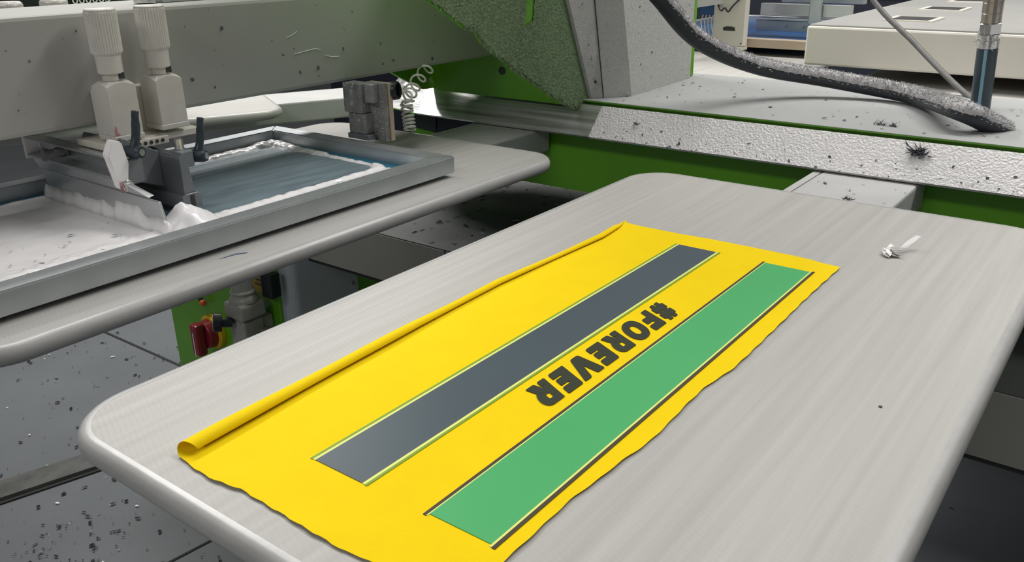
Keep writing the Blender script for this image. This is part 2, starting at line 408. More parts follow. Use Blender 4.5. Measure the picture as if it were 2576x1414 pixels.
def edge_left(x):
    k = [(.2, .3885), (.3, .394), (.4, .3985), (.5, .401), (.58, .397), (.65, .3935), (.69, .397), (.705, .402)]
    for (a, b), (c, d) in zip(k, k[1:]):
        if x <= c: return b+(d-b)*(x-a)/(c-a)
    return k[-1][1]
bm = bmesh.new(); NX, NY = 150, 44; G = []
zt = .0007
for i in range(NX+1):
    row = []
    for j in range(NY+1):
        s = i/NX; t = j/NY
        xm = .455
        x = .2055+(.7045-.2055)*s
        y = edge_right(x)+(edge_left(x)-edge_right(x))*t
        x = edge_near(y)+(edge_far(y)-edge_near(y))*s
        # slight puckers at the hems
        lift = .0005*max(0, math.sin(y*95))*math.exp(-((x-.2055)/.01)**2)+.0003*max(0, math.sin(x*80))*math.exp(-((y-edge_right(x))/.006)**2)
        row.append(bm.verts.new((x, y, ZP+zt+lift)))
    G.append(row)
for i in range(NX):
    for j in range(NY): bm.faces.new((G[i][j], G[i+1][j], G[i+1][j+1], G[i][j+1]))
# rolled left hem, continuing the sheet: curls up and back over itself
prev = [G[i][NY] for i in range(NX+1)]
NC = 15
for c in range(1, NC+1):
    cur = []
    for i in range(NX+1):
        s = i/NX; b = G[i][NY].co
        rr = .0041*(1-.46*min(1, s*1.6))+.0002*math.sin(s*23)
        if s > .955: rr *= max(.06, (1-s)/.045)
        ang = math.radians(292)*c/NC
        squ = .82
        cur.append(bm.verts.new((b.x+.0085*(c/NC)*math.exp(-s/.03), b.y+rr*1.15*math.sin(ang)*(1 if ang < PI else 1.25), ZP+zt+rr*squ*(1-math.cos(ang)))))
    for i in range(NX): bm.faces.new((prev[i], prev[i+1], cur[i+1], cur[i]))
    prev = cur
fab = finish(bm, 'fabric_sheet', M_yel, cl, smooth=True)
ZI = ZP+zt+.0003
def inkbar(name, m, x0, x1, y0, y1, dz=0., parent=cl):
    return bxo(name, m, parent, x0, x1, y0, y1, ZI-.0002, ZI+.0001+dz, 0)
inkbar('slate_stripe', M_pdark, .247, .6755, .2885, .3248)
inkbar('green_stripe', M_pgreen, .2485, .6745, .2047, .2430)
for (y0, y1, m) in ((.3266, .3285, M_pthin), (.2848, .2866, M_pthin), (.2438, .2458, M_pbrown), (.2011, .2032, M_pbrown)):
    inkbar('thin_stripe', m, .2465, .6765, y0, y1)
for (y0, y1) in ((.3248, .3266), (.2866, .2885), (.2430, .2438), (.2034, .2047)):
    inkbar('pale_stripe', M_ppale, .2468, .6760, y0, y1, -.00005)
# letters: unit height, tx to the right of reading, sheared
def letter(ch_, xl, xr):
    """xl..xr world x of the unsheared left/right sides (text runs towards -x); outline polygons in (u 0..1, v 0..1)"""
    H = .0243; wd = xl-xr; sh = .0117
    def W(u, v): return Vector((xl-u*wd-sh*v, .2780-H*v, ZI))
    lay = [0]
    def poly(pts):
        lay[0] += 1
        prism(bm, [W(u, v)+Vector((0, 0, -.0001)) for u, v in pts], (0, 0, .0003+.00004*lay[0]))
    def rnd_poly(pts, r=.05):   # soften corners
        out = []
        n = len(pts)
        for i in range(n):
            p0, p1, p2 = Vector((*pts[i-1], 0)), Vector((*pts[i], 0)), Vector((*pts[(i+1) % n], 0))
            d0 = (p0-p1); d2 = (p2-p1); k0 = min(r, d0.length*.3); k2 = min(r, d2.length*.3)
            for q in (p1+d0.normalized()*k0, p1+(d0.normalized()*k0+d2.normalized()*k2)*.3, p1+d2.normalized()*k2): out.append((q.x, q.y))
        return out
    bm = bmesh.new()
    if ch_ == 'E':
        pts = [(0, 0), (1, 0), (1, .27), (.48, .27), (.48, .335), (.95, .335), (.95, .62), (.48, .62), (.48, .70), (1, .70), (1, 1), (0, 1)]
        poly(rnd_poly(pts, .06))
    elif ch_ == 'F':
        pts = [(0, 0), (.44, 0), (.44, .30), (.93, .30), (.93, .60), (.44, .60), (.44, .70), (1, .70), (1, 1), (0, 1)]
        poly(rnd_poly(pts, .06))
    elif ch_ == 'V':
        pts = [(0, 1), (.36, 1), (.53, .45), (.66, 1), (1, 1), (.70, 0), (.32, 0)]
        poly(rnd_poly(pts, .06))
    elif ch_ in 'OR':
        def strip(outer, inner):
            n = len(outer)
            for z0, z1 in ((-.0001, .0002),):
                vo = [bm.verts.new(W(*p)+Vector((0, 0, z1))) for p in outer]; vi = [bm.verts.new(W(*p)+Vector((0, 0, z1))) for p in inner]
                for k in range(n): bm.faces.new((vo[k], vo[(k+1) % n], vi[(k+1) % n], vi[k]))
        if ch_ == 'O':
            N_ = 40
            def se(a, cx, cy, rx, ry, e=2.3):
                c, s = math.cos(a), math.sin(a)
                return (cx+rx*math.copysign(abs(c)**(2/e), c), cy+ry*math.copysign(abs(s)**(2/e), s))
            strip([se(2*PI*k/N_, .5, .5, .5, .52) for k in range(N_)], [se(2*PI*k/N_, .5, .5, .16, .24) for k in range(N_)])
        else:
            # bowl with counter
            out = [(0, .22), (.0, 1), (.35, 1)]
            for k in range(11):
                a = PI/2-PI*k/10; out.append((.58+.38*math.cos(a), .64+.36*math.sin(a)))
            out += [(.35, .26)]
            cc = (.45, .66)
            inn = []
            for p in out:
                d = Vector((p[0]-cc[0], p[1]-cc[1])); a = math.atan2(d.y, d.x)
                rx, ry = .10, .10
                sc = 1/max(abs(math.cos(a))/rx, abs(math.sin(a))/ry); sc = min(sc, .125)
                inn.append((cc[0]+sc*math.cos(a), cc[1]+sc*math.sin(a)))
            strip(out, inn)
            poly(rnd_poly([(0, .24), (0, 0), (.40, 0), (.40, .24)], .05))
            poly(rnd_poly([(.40, .30), (.58, 0), (1.02, 0), (.78, .40), (.5, .45)], .05))
    elif ch_ == '#':
        for u0 in (.12, .56): poly(rnd_poly([(u0, 0), (u0+.34, 0), (u0+.34, 1), (u0, 1)], .06))
        for v0 in (.16, .54): poly(rnd_poly([(-.06, v0), (1.06, v0), (1.06, v0+.30), (-.06, v0+.30)], .06))
    return finish(bm, 'printed_letter', M_ptext, cl)
for ch_, xl, xr in (('#', .5467, .5318), ('F', .5271, .5109), ('O', .5080, .4862), ('R', .4824, .4635), ('E', .4599, .4436), ('V', .4414, .4177), ('E', .4155, .3990), ('R', .3945, .3752)):
    letter(ch_, xl, xr)

# crumpled clear film scrap on pallet
sc_ = thing('film_scrap', 'crumpled scrap of clear film lying on the near pallet', 'scrap', (.76, .16, ZP))
bm = bmesh.new()
for (cx, cy, cz, a, l_, w_, tl) in ((.757, .1655, .0016, .25, .010, .0042, .10), (.760, .1635, .0034, .1, .011, .0035, .15), (.764, .160, .0040, -.3, .008, .0040, -.1), (.7555, .1605, .0014, 1.3, .005, .003, .2), (.7585, .1575, .0016, .7, .0065, .0028, -.2)):
    c = Vector((cx, cy, ZP+cz)); e = Vector((math.cos(a), math.sin(a), tl))*l_; g = Vector((-math.sin(a), math.cos(a), .15))*w_
    prism(bm, [c-e-g*.5, c+e*.6-g, c+e+g*.6, c+g*1.1, c-e*.6+g*.7], (0, 0, .0006))
finish(bm, 'foil_fold', M_silver, sc_)
bm = bmesh.new()
c = Vector((.770, .1585, ZP+.0035)); prism(bm, [c, c+Vector((.012, -.003, .004)), c+Vector((.022, -.0075, .007)), c+Vector((.0235, -.0115, .0062)), c+Vector((.012, -.0085, .003)), c+Vector((.003, -.005, 0))], (0, 0, .0004))
finish(bm, 'clear_strip', M_clear, sc_)
bm = bmesh.new(); lathe(bm, (.4836, .096, ZP-.0006), (0, 0, 1), [(0, .0011), (.0006, .0011), (.0009, .0006)], 10)
tag(finish(bm, 'ink_speck', M_flake, origin=(.4836, .096, ZP)), 'tiny dark dot on the bare right half of the near pallet', 'speck')
M_smear = mat('blue_smear', (.10, .15, .24), .5)
bm = bmesh.new(); c = adz0(587, 643, ZP-.0005); q = Vector((.0135, -.002, 0)); n_ = Vector((.001, .0028, 0))
prism(bm, [c-q, c-q*.4+n_*.7, c+q*.3+n_, c+q-n_*.6, c+q*.85-n_*1.1, c+q*.2+n_*.1], (0, 0, .0003))
tag(finish(bm, 'ink_smear', M_smear, origin=c), 'small blue curved ink smear on the rim side of the left pallet', 'smear')

# ------------------------------------------------------------------ silver screen frame on the left pallet
fr = thing('printing_screen', 'silver aluminium screen frame with blue mesh, resting over the left pallet', 'screen', (.45, .822, .905))
FX0, FX1, FY0, FY1 = .12, .750, .657, .988; FW = .023; FZ0, FZ1 = .9045, .9245
def frame_bars(parent, X0, X1, Y0, Y1, Z0, Z1, W_, m):
    def bar(a, b, c, d):
        bm = bmesh.new()
        # mitred bar, inner side slightly tapered
        top = [a, b, c, d]
        prism(bm, [(x, y, Z0) for x, y in top], (0, 0, Z1-Z0))
        bmesh.ops.bevel(bm, geom=list(bm.edges), offset=.0012, segments=2, affect='EDGES')
        return finish(bm, 'frame_bar', m, parent)
    g = .0002
    bar((X0, Y0), (X1, Y0), (X1-W_, Y0+W_), (X0+W_, Y0+W_)); bar((X0, Y1), (X0+W_, Y1-W_), (X1-W_, Y1-W_), (X1, Y1))
    bar((X0, Y0+g), (X0+W_, Y0+W_+g), (X0+W_, Y1-W_-g), (X0, Y1-g)); bar((X1, Y0+g), (X1, Y1-g), (X1-W_, Y1-W_-g), (X1-W_, Y0+W_+g))
frame_bars(fr, FX0, FX1, FY0, FY1, FZ0, FZ1, FW, M_frame)
bxo('mesh', M_mesh, fr, FX0+.01, FX1-.01, FY0+.01, FY1-.01, .9085, .9095, 0)
ZM = .9096
# thin film of ink left on the mesh
bm = bmesh.new(); prism(bm, [(.41, .70, ZM-.0003), (.705, .70, ZM-.0003), (.708, .95, ZM-.0003), (.41, .94, ZM-.0003)], (0, 0, .0006))
tag(finish(bm, 'ink_film', M_inkfilm, origin=(.56, .82, ZM)), 'thin streaky grey-blue ink film wiped over the screen mesh', 'ink', kind='stuff')
# wet ink as a height field
def seg_d(px, py, a, b):
    dx, dy = b[0]-a[0], b[1]-a[1]; t = max(0, min(1, ((px-a[0])*dx+(py-a[1])*dy)/(dx*dx+dy*dy)))
    return math.hypot(px-a[0]-t*dx, py-a[1]-t*dy), t
beads = [((.42, .944), (.69, .951), .004, .010, .003), ((.69, .951), (.712, .946), .010, .012, .006), ((.712, .946), (.708, .84), .011, .005, .004), ((.708, .84), (.704, .735), .005, .0035, .002),
         ((.704, .745), (.700, .736), .006, .007, .004), ((.700, .731), (.60, .729), .0055, .004, .003), ((.60, .729), (.47, .728), .004, .0075, .003), ((.15, .718), (.47, .724), .012, .014, .0035), ((.15, .698), (.47, .702), .017, .019, .002), ((.47, .71), (.70, .712), .018, .016, .0015)]
def ink_h(x, y):
    nz_ = noise.noise((x*55, y*55, 0)); nz2 = noise.noise((x*140, y*140, 4.))
    h = -1.
    # flooded pool behind the flood bar
    yb0 = .683; yb1 = .949+.004*nz_
    if x < .415 and yb0 < y < yb1:
        e = min(y-yb0, yb1-y, .418-x); h = max(h, .0013*min(1, max(0, e)/.004)+.0004*nz_*min(1, e/.01))
        # ridges along the borders
        h += .0022*math.exp(-((y-(.690+.003*nz_))/.005)**2)*(.6+.6*nz_)+.002*math.exp(-((y-.943)/.004)**2)*(.7+.5*nz_)
    for a, b, r0, r1, hh in beads:
        d, t = seg_d(x, y, a, b); r = (r0+(r1-r0)*t)*(1+.45*nz_+.2*nz2)
        if d < r: h = max(h, hh*math.sqrt(max(0, 1-(d/r)**2))*(1+.4*nz2))
    # heap pushed out at the near end of the flood bar
    d = math.hypot((x-.428)/(.040 if x > .428 else .022), (y-.718)/.032)*(1+.22*nz_)
    if d < 1: h = max(h, (.030+.012*nz_)*(1-d)**.95+.0025*nz2*(1-d))
    return h
bm = bmesh.new(); NXI, NYI = 300, 140; vg = {}
x0, x1, y0, y1 = .146, .726, .681, .962
def gv(i, j):
    if (i, j) not in vg:
        x = x0+(x1-x0)*i/NXI; y = y0+(y1-y0)*j/NYI
        vg[i, j] = (bm.verts.new((x, y, ZM+max(0, ink_h(x, y)))))
    return vg[i, j]
HH = [[ink_h(x0+(x1-x0)*i/NXI, y0+(y1-y0)*j/NYI) for j in range(NYI+1)] for i in range(NXI+1)]
for i in range(NXI):
    for j in range(NYI):
        if max(HH[i][j], HH[i+1][j], HH[i][j+1], HH[i+1][j+1]) > 0: bm.faces.new((gv(i, j), gv(i+1, j), gv(i+1, j+1), gv(i, j+1)))
tag(finish(bm, 'white_ink', M_ink, smooth=True, origin=(.45, .82, ZM)), 'thick wet white ink pooled and ridged on the screen mesh', 'ink', kind='stuff')
pl = []
for _ in range(46):
    pl.append((rnd.uniform(.22, .395), rnd.uniform(.705, .80), .9117))
tag(flakes('ink_crumbs', pl, M_flakel, .0028), 'grey lint flecks floating on the white ink pool', 'lint', kind='stuff')
for (ya, yb, w_) in ((.925, .927, .003), (.905, .903, .002), (.88, .883, .0018), (.72, .719, .003)):
    bm = bmesh.new(); prism(bm, [(.43, ya, ZM), (.70, yb, ZM), (.70, yb+w_, ZM), (.43, ya+w_*1.3, ZM)], (0, 0, .0005))
    o = finish(bm, 'ink_streak', M_inkstreak, origin=(.56, ya, ZM)); 
    tag(o, {.925: 'pale ink streak on the mesh, farthest of four', .905: 'pale ink streak on the mesh, second farthest of four', .88: 'pale ink streak on the mesh, second nearest of four', .72: 'pale ink streak on the mesh, nearest of four'}[ya], 'ink', 'ink streaks on the mesh')
# ------------------------------------------------------------------ print head beam and green bracket
bmh = thing('print_beam', 'big grey box beam running over the screen frame', 'beam', (.5, .915, 1.0))
BY0, BY1, BZ0, BZ1 = .845, .985, .996, 1.103
bm = bmesh.new(); box(bm, -.15, 1.09, BY0, BY1, BZ0, BZ1, .004); finish(bm, 'beam_box', M_beam, bmh)
bm = bmesh.new(); lathe(bm, (.535, .905, 1.104), (0, 0, 1), [(0, .012), (.004, .012), (.006, .010), (.006, .006)], 20); finish(bm, 'cap_ring', M_chrome, bmh)
bxo('cap_bar', M_alu, bmh, .55, .70, .895, .915, 1.103, 1.113, .002)
pl = [(rnd.uniform(.33, .95), BY0-.0004, rnd.uniform(1.0, 1.098)) for _ in range(60)]
tag(flakes('beam_lint', pl, M_flake, .0022, normal=(0, -1, 0)), 'dark lint specks stuck to the side of the grey beam', 'lint', kind='stuff')
def fibre(pts, label):
    bm = bmesh.new(); tube(bm, catmull(pts, 5), .0004, 5)
    tag(finish(bm, 'pale_fibre', M_white, origin=pts[0]), label, 'fibre', 'pale fibres on the beam')
fy = BY0-.0006
fibre([(.672, fy, 1.058), (.680, fy, 1.060), (.688, fy, 1.064)], 'pale fibre on the beam, the highest of three')
fibre([(.680, fy, 1.038), (.700, fy, 1.040), (.712, fy, 1.041), (.722, fy, 1.039)], 'pale forked fibre on the beam, the middle of three')
fibre([(.728, fy, 1.032), (.738, fy, 1.029), (.75, fy, 1.028)], 'pale fibre on the beam, the lowest of three')
# green bracket
br = thing('beam_bracket', 'green metal bracket carrying the beam, its side furred with grey lint', 'bracket', (1.1, .85, .926))
bm = bmesh.new(); prism(bm, [(1.093, .716, .9265), (1.093, .990, .9265), (1.093, 1.012, .962), (1.093, 1.012, 1.30), (1.093, .716, 1.30)], (.006, 0, 0))
fp = finish(bm, 'front_plate', M_green, br)
bm = bmesh.new(); lathe(bm, (1.0925, .850, .969), (-1, 0, 0), [(0, .0065), (.0008, .0065)], 20); finish(bm, 'bolt_hole', M_black, fp)
GY = .710
gus = [(1.075, .929), (1.135, .926), (1.115, 1.0), (1.085, 1.09), (1.02, 1.30), (.62, 1.30), (.62, 1.19), (.772, 1.098), (.815, 1.074), (.84, 1.060), (.858, 1.058), (.872, 1.040), (.94, .998), (1.03, .951)]
bm = bmesh.new(); prism(bm, [(x, GY, z) for x, z in gus], (0, .005, 0)); side = finish(bm, 'side_plate', M_green, br)
bm = bmesh.new(); prism(bm, [(x, 1.006, z) for x, z in gus], (0, .006, 0)); finish(bm, 'side_plate', M_green, br)
# lint skin on the near side plate: displaced sheet inside the outline
from mathutils.geometry import intersect_point_tri_2d
def inside(x, z, P_):
    c = False; n = len(P_)
    for i in range(n):
        (xa, za), (xb, zb) = P_[i], P_[i-1]
        if (za > z) != (zb > z) and x < (xb-xa)*(z-za)/(zb-za)+xa: c = not c
    return c
bm = bmesh.new(); vv = {}; gx0, gx1, gz0, gz1 = .61, 1.14, .925, 1.305; NGX, NGZ = 265, 190
for i in range(NGX+1):
    for j in range(NGZ+1):
        x = gx0+(gx1-gx0)*i/NGX; z = gz0+(gz1-gz0)*j/NGZ
        jx = .003*noise.noise((x*260, z*260, 1)); jz = .003*noise.noise((x*260, z*260, 9))
        if inside(x+jx, z+jz, gus) and not (.968 < x-(z-1.08)*.15 < .984 and 1.062-(.984-x)*.4 < z < 1.14):
            d = .0013+.0010*noise.noise((x*420, z*420, 0))
            vv[i, j] = bm.verts.new((x, GY-d, z))
for (i, j) in list(vv):
    if (i+1, j) in vv and (i, j+1) in vv and (i+1, j+1) in vv: bm.faces.new((vv[i, j], vv[i+1, j], vv[i+1, j+1], vv[i, j+1]))
o = finish(bm, 'lint_skin', M_lint, side); o['label'] = 'grey-green lint fur'; o['kind'] = 'stuff'
bm = bmesh.new()
edge = [(1.135, .926), (1.075, .929), (1.03, .951), (.94, .998), (.872, 1.040), (.858, 1.058), (.84, 1.060)]
for (a, b) in zip(edge, edge[1:]):
    for _ in range(int(math.dist(a, b)*5200)):
        t = rnd.random(); x = a[0]+(b[0]-a[0])*t; z = a[1]+(b[1]-a[1])*t
        dn = Vector((rnd.gauss(0, .6), -.5*rnd.random(), -abs(rnd.gauss(.7, .4)))).normalized()
        hairs(bm, Vector((x, GY-.001, z+.0015)), Vector((0, 0, -1)), dn, rnd.uniform(.003, .0075), .0016)
for _ in range(10400):
    x = rnd.uniform(.66, 1.135); z = rnd.uniform(.926, 1.22)
    if inside(x, z, gus):
        dn = Vector((rnd.gauss(0, .8), -rnd.uniform(.2, .9), rnd.gauss(-.1, .8))).normalized()
        hairs(bm, Vector((x, GY-.0012, z)), Vector((0, -1, 0)), dn, rnd.uniform(.0015, .0034), .0009)
o = finish(bm, 'lint_fringe', M_fuzzg, side); o['kind'] = 'stuff'
# cream column behind the bracket
co = thing('cream_column', 'tall cream column with a slanting front, furred with pale lint, beside the green bracket', 'column', (1.27, .8, .9335))
def colring(z):
    k = (z-.9335)/(1.083-.9335)
    return [(1.128-.068*k, .703, z), (1.140-.032*k, .690, z), (1.178-.036*k, .662, z), (1.392, .668, z), (1.392, .97, z), (1.128-.068*k, .97, z)]
bm = bmesh.new(); loft(bm, [colring(z) for z in (.9337, 1.0, 1.083, 1.3)]); cb = finish(bm, 'column_body', M_lintc, co)
bm = bmesh.new(); tube(bm, [(colring(z)[1][0]-.0006, colring(z)[1][1]-.0006, z) for z in (.934, 1.0, 1.083, 1.29)], .0008, 6); finish(bm, 'column_seam', M_dgap, co)
bxo('green_back', M_green, co, 1.3925, 1.422, .676, .97, .9337, 1.3, .002)
for z in (.945, .97, .955):
    pass
bm = bmesh.new(); lathe(bm, (1.123, .6945, .960), (-.7, -.72, 0), [(0, .0022), (.0008, .0022), (.0012, .001)], 12); finish(bm, 'screw', M_dgap, co)
pl = []
for _ in range(60):
    z = rnd.uniform(.95, 1.10); k = (z-.9335)/(1.083-.9335); t = rnd.random()
    pl.append((1.133-.05*k+.0, .6965, z) if t < .3 else (rnd.uniform(1.19, 1.385), .6635, z))
tag(flakes('column_lint', pl, M_flake, .0018, normal=(-.2, -1, 0)), 'dark lint flecks on the cream column', 'lint', kind='stuff')

# ------------------------------------------------------------------ squeegee carriage
def cylinder_unit(xc, zb, label):
    yc = .815
    t = thing('pressure_cylinder', label, 'cylinder', (xc, yc, zb), 'pressure cylinders of the print head')
    bm = bmesh.new()
    x0, x1 = xc-.0145, xc+.0145; y0, y1 = yc-.0145, yc+.0145
    zt_ = 1.040
    # block with a scalloped top turned on a lathe: corners lower than faces
    n = 10; rings = []
    def sq(k, nn=40):
        a = 2*PI*k/nn; c, s = math.cos(a), math.sin(a); f = .0145/max(abs(c), abs(s)); return c*f, s*f
    base = [(xc+sq(k)[0], yc+sq(k)[1]) for k in range(40)]
    def ztop(x, y): 
        r = math.hypot(x-xc, y-yc); return zt_-max(0, (r-.0140))*.62
    rings.append([(x, y, zb) for x, y in base]); rings.append([(x, y, ztop(x, y)) for x, y in base])
    rings.append([(xc+(x-xc)*.62, yc+(y-yc)*.62, zt_+.0006) for x, y in base])
    loft(bm, rings); body = finish(bm, 'block', M_block, t)
    bm = bmesh.new(); lathe(bm, (xc, yc, zt_+.001), (0, 0, 1), [(0, .0085), (.009, .0085)], 24); nk = finish(bm, 'neck', M_block, t)
    bxo('neck_slot', M_dgap, nk, xc+.003, xc+.0085, yc-.0088, yc-.005, zt_+.0025, zt_+.0085, 0)
    bm = bmesh.new(); lathe(bm, (xc, yc, zt_+.0075), (0, 0, 1), [(0, .0105), (.001, .0115), (.018, .0118), (.0185, .012)], 28); finish(bm, 'collar', M_knob, t)
    bm = bmesh.new(); lathe(bm, (xc, yc, zt_+.0255), (0, 0, 1), [(0, .0128), (.002, .0143), (.038, .0146), (.0395, .0142)], 72, .0007, 36); kb = finish(bm, 'knob', M_knob, t)
    bm = bmesh.new(); lathe(bm, (xc, yc, zt_+.065), (0, 0, 1), [(0, .0138), (.0012, .0142), (.0022, .013), (.0026, .004)], 32); finish(bm, 'cap', M_knob, kb)
    bxo('foot_plate', M_block, t, x0-.001, x1+.001, y0-.001, y1, zb-.0055, zb-.0002, .0008)
    return t
C1 = cylinder_unit(.4340, .990, 'ribbed pressure knob and block on beam, the left one with paint smears')
C2 = cylinder_unit(.4845, .993, 'ribbed pressure knob and block on beam, the clean right one')
bm = bmesh.new(); prism(bm, [(.4190, .8006, .9905), (.4250, .8006, .9905), (.4225, .8006, .9935), (.4222, .8006, .9985), (.4205, .8006, 1.0005), (.4195, .8006, .9965)], (0, -.0003, 0)); finish(bm, 'ink_stain', M_pink, C1)
cr = thing('squeegee_carriage', 'cream carriage plate with a row of holes under the pressure cylinders', 'carriage', (.46, .82, .975))
bxo('carriage_plate', M_cream, cr, .410, .515, .806, .860, .9765, .9835, .001)
bxo('hole_strip', M_cream, cr, .437, .474, .7995, .806, .9745, .9825, .0008)
for k in range(5):
    bm = bmesh.new(); lathe(bm, (.4415+.0063*k, .7993, .9785), (0, -1, 0), [(0, .0019), (.0006, .0019)], 12); finish(bm, 'plate_hole', M_dgap, cr)
bxo('side_bracket', M_cream, cr, .425, .497, .832, .8448, .9837, 1.03, .001)
# flood bar with its channel
fb = thing('flood_bar', 'flood bar caked in white ink, hanging on an aluminium channel', 'flood bar', (.41, .83, .914))
def ybar(name, m, prof, y0, y1, parent=fb, ysh=None, bev=.0005):
    bm = bmesh.new()
    a = [(x, y0+(ysh(z) if ysh else 0), z) for x, z in prof]; b = [(x, y1, z) for x, z in prof]
    loft(bm, [a, b])
    if bev: bmesh.ops.bevel(bm, geom=list(bm.edges), offset=bev, segments=1, affect='EDGES')
    return finish(bm, name, m, parent)
ybar('blade', M_alu, [(.4085, .9125), (.4045, .9420), (.4065, .9425), (.4110, .9125)], .716, .938)
bm = bmesh.new(); rings = []
for k in range(61):
    y = .711+(.941-.711)*k/60; e = .0035*noise.noise((y*60, 2, 0))+.0025*noise.noise((y*150, 5, 0)); up_e = .9245+e+(.006 if .755 < y < .80 else 0)
    f_ = .0012*noise.noise((y*90, 8, 0))
    rings.append([(.4015+f_, y, .9103), (.4036+f_, y, (up_e+.9103)/2), (.4063, y, up_e), (.4100, y, up_e-.004), (.4130, y, .9103)])
loft(bm, rings); finish(bm, 'ink_coat', M_ink, fb, smooth=True)
ybar('lip', M_alu, [(.4055, .9425), (.4005, .9545), (.4060, .9560), (.4120, .9440)], .735, .944, ysh=lambda z: .045*max(0, (z-.944)/.012))
ybar('channel', M_alu, [(.4000, .9550), (.4000, .9570), (.4150, .9570), (.4150, .9735), (.4000, .9735), (.4000, .9755), (.4175, .9755), (.4175, .9550)], .775, .955)
bxo('channel_end', M_ink, fb, .3995, .418, .9555, .959, .952, .978, .001)
bm = bmesh.new(); lathe(bm, (.414, .895, .9655), (-1, 0, 0), [(0, .0055), (.010, .0055), (.010, .0042), (.019, .0042), (.019, .006), (.024, .0065)], 14); finish(bm, 'bolt', M_steel, fb)
# clamp bracket of the flood bar with lever
bm = bmesh.new()
prism(bm, [(.4005, .770, .994), (.408, .770, .991), (.412, .770, .970), (.408, .770, .955), (.404, .770, .944), (.399, .770, .948), (.398, .770, .965), (.393, .770, .980)], (0, .012, 0))
bmesh.ops.bevel(bm, geom=list(bm.edges), offset=.0012, segments=2, affect='EDGES')
hk = finish(bm, 'clamp_hook', M_ink, fb); hk['label'] = 'ink-smeared clamp hook'
bm = bmesh.new(); lathe(bm, (.4065, .771, .949), (0, -1, 0), [(0, .006), (.002, .006), (.0025, .005), (.004, .0045), (.004, .002)], 18); finish(bm, 'clamp_bolt', M_chrome, fb)
bxo('clamp_stain', M_pink, fb, .3985, .4025, .7688, .7702, .9435, .954, .0003)
bxo('clamp_block', M_darkhold, fb, .408, .427, .772, .790, .948, .973, .002)
def lever(parent, base, top, hubdir):
    b = Vector(base); t_ = Vector(top); d = (t_-b)
    bm = bmesh.new()
    pts = [b-d*.08, b+d*.1, b+d*.45+Vector((.0012, 0, 0)), b+d*.9, t_, t_+d*.04]
    tube(bm, catmull(pts, 4), [.0046]*6+[.0040]*5+[.0034]*6+[.0037, .0030, .0030, .0012], 12)
    lv = finish(bm, 'clamp_lever', M_lever, parent, smooth=True)
    bm = bmesh.new(); lathe(bm, b-Vector(hubdir)*.010, hubdir, [(0, .006), (.006, .0066), (.016, .0062), (.019, .0055), (.019, .004), (.018, .0035)], 16); finish(bm, 'lever_hub', M_lever, lv)
    bm = bmesh.new(); lathe(bm, b+Vector(hubdir)*.0085, hubdir, [(0, .0036), (.0012, .0034)], 12); finish(bm, 'lever_screw', M_chrome, lv)
lever(fb, (.4200, .772, .979), (.4275, .772, 1.0155), (.25, -.97, 0))
# squeegee behind the bar, the shade on its holder put into the colour
sq_ = thing('squeegee', 'squeegee holder, coloured dark for the shade on it, standing in the ink behind the flood bar', 'squeegee', (.463, .85, .914))
ybar('holder', M_darkhold, [(.4560, .9230), (.4560, .9660), (.4600, .9720), (.4640, .9660), (.4690, .9230)], .757, .945, sq_)
ybar('holder_foot', M_darkhold, [(.4520, .9160), (.4520, .9290), (.4560, .9310), (.4690, .9310), (.4730, .9290), (.4730, .9160)], .755, .945, sq_)
ybar('squeegee_blade', M_darkhold, [(.4590, .9100), (.4590, .9165), (.4660, .9165), (.4660, .9100)], .7545, .945, sq_)
bxo('end_slot', M_dgap, sq_, .4605, .4645, .7538, .7560, .9175, .9290, 0)
bxo('clamp_block', M_darkhold, sq_, .457, .482, .772, .790, .952, .970, .002)
bm = bmesh.new(); lathe(bm, (.4615, .7715, .9585), (0, -1, 0), [(0, .003), (.001, .003)], 12); finish(bm, 'clamp_screw', M_dgap, sq_)
bm = bmesh.new(); lathe(bm, (.4725, .781, .969), (0, 0, 1), [(0, .0045), (.012, .0045)], 16); finish(bm, 'guide_pin', M_chrome, sq_)
ybar('side_plate', M_darkhold, [(.4200, .9480), (.4205, .9880), (.4225, .9885), (.4560, .9700), (.4560, .9340)], .792, .800, sq_)
lever(sq_, (.4890, .776, .9610), (.4975, .776, .9975), (.5, -.87, 0))

# knobs on the other side of the beam
def small_knob(x, y, z0, z1, label):
    t = thing('adjusting_knob', label, 'knob', (x, y, z0), 'knobs behind the beam')
    bm = bmesh.new(); lathe(bm, (x, y, z0), (0, 0, 1), [(0, .014), (z1-z0-.004, .0146)], 64, .0006, 32); k = finish(bm, 'knob', M_knob, t)
    bm = bmesh.new(); lathe(bm, (x, y, z1-.004), (0, 0, 1), [(0, .0146), (.002, .0140), (.004, .0120), (.0042, .003)], 32); finish(bm, 'cap', M_knob, k)
    bm = bmesh.new(); lathe(bm, (x, y, .985), (0, 0, 1), [(0, .012), (z0-.985, .012)], 20); finish(bm, 'stem', M_block, t)
def at(px, py, y):   # point of the plane y=const seen at a photo pixel (2576 x 1414)
    d = rt2*((px-1288)/2146.352)-up2*((py-707)/2146.352)+fw
    return Vector((0, 0, 1.16))+d*(y/d.y)
p = at(18, 4, 1.02); small_knob(p.x, 1.02, 1.04, p.z, 'ribbed knob cut by the left picture edge, behind the beam')
p = at(132, -3, 1.02); small_knob(p.x, 1.02, 1.04, p.z, 'ribbed knob behind the beam, next to the black counter')
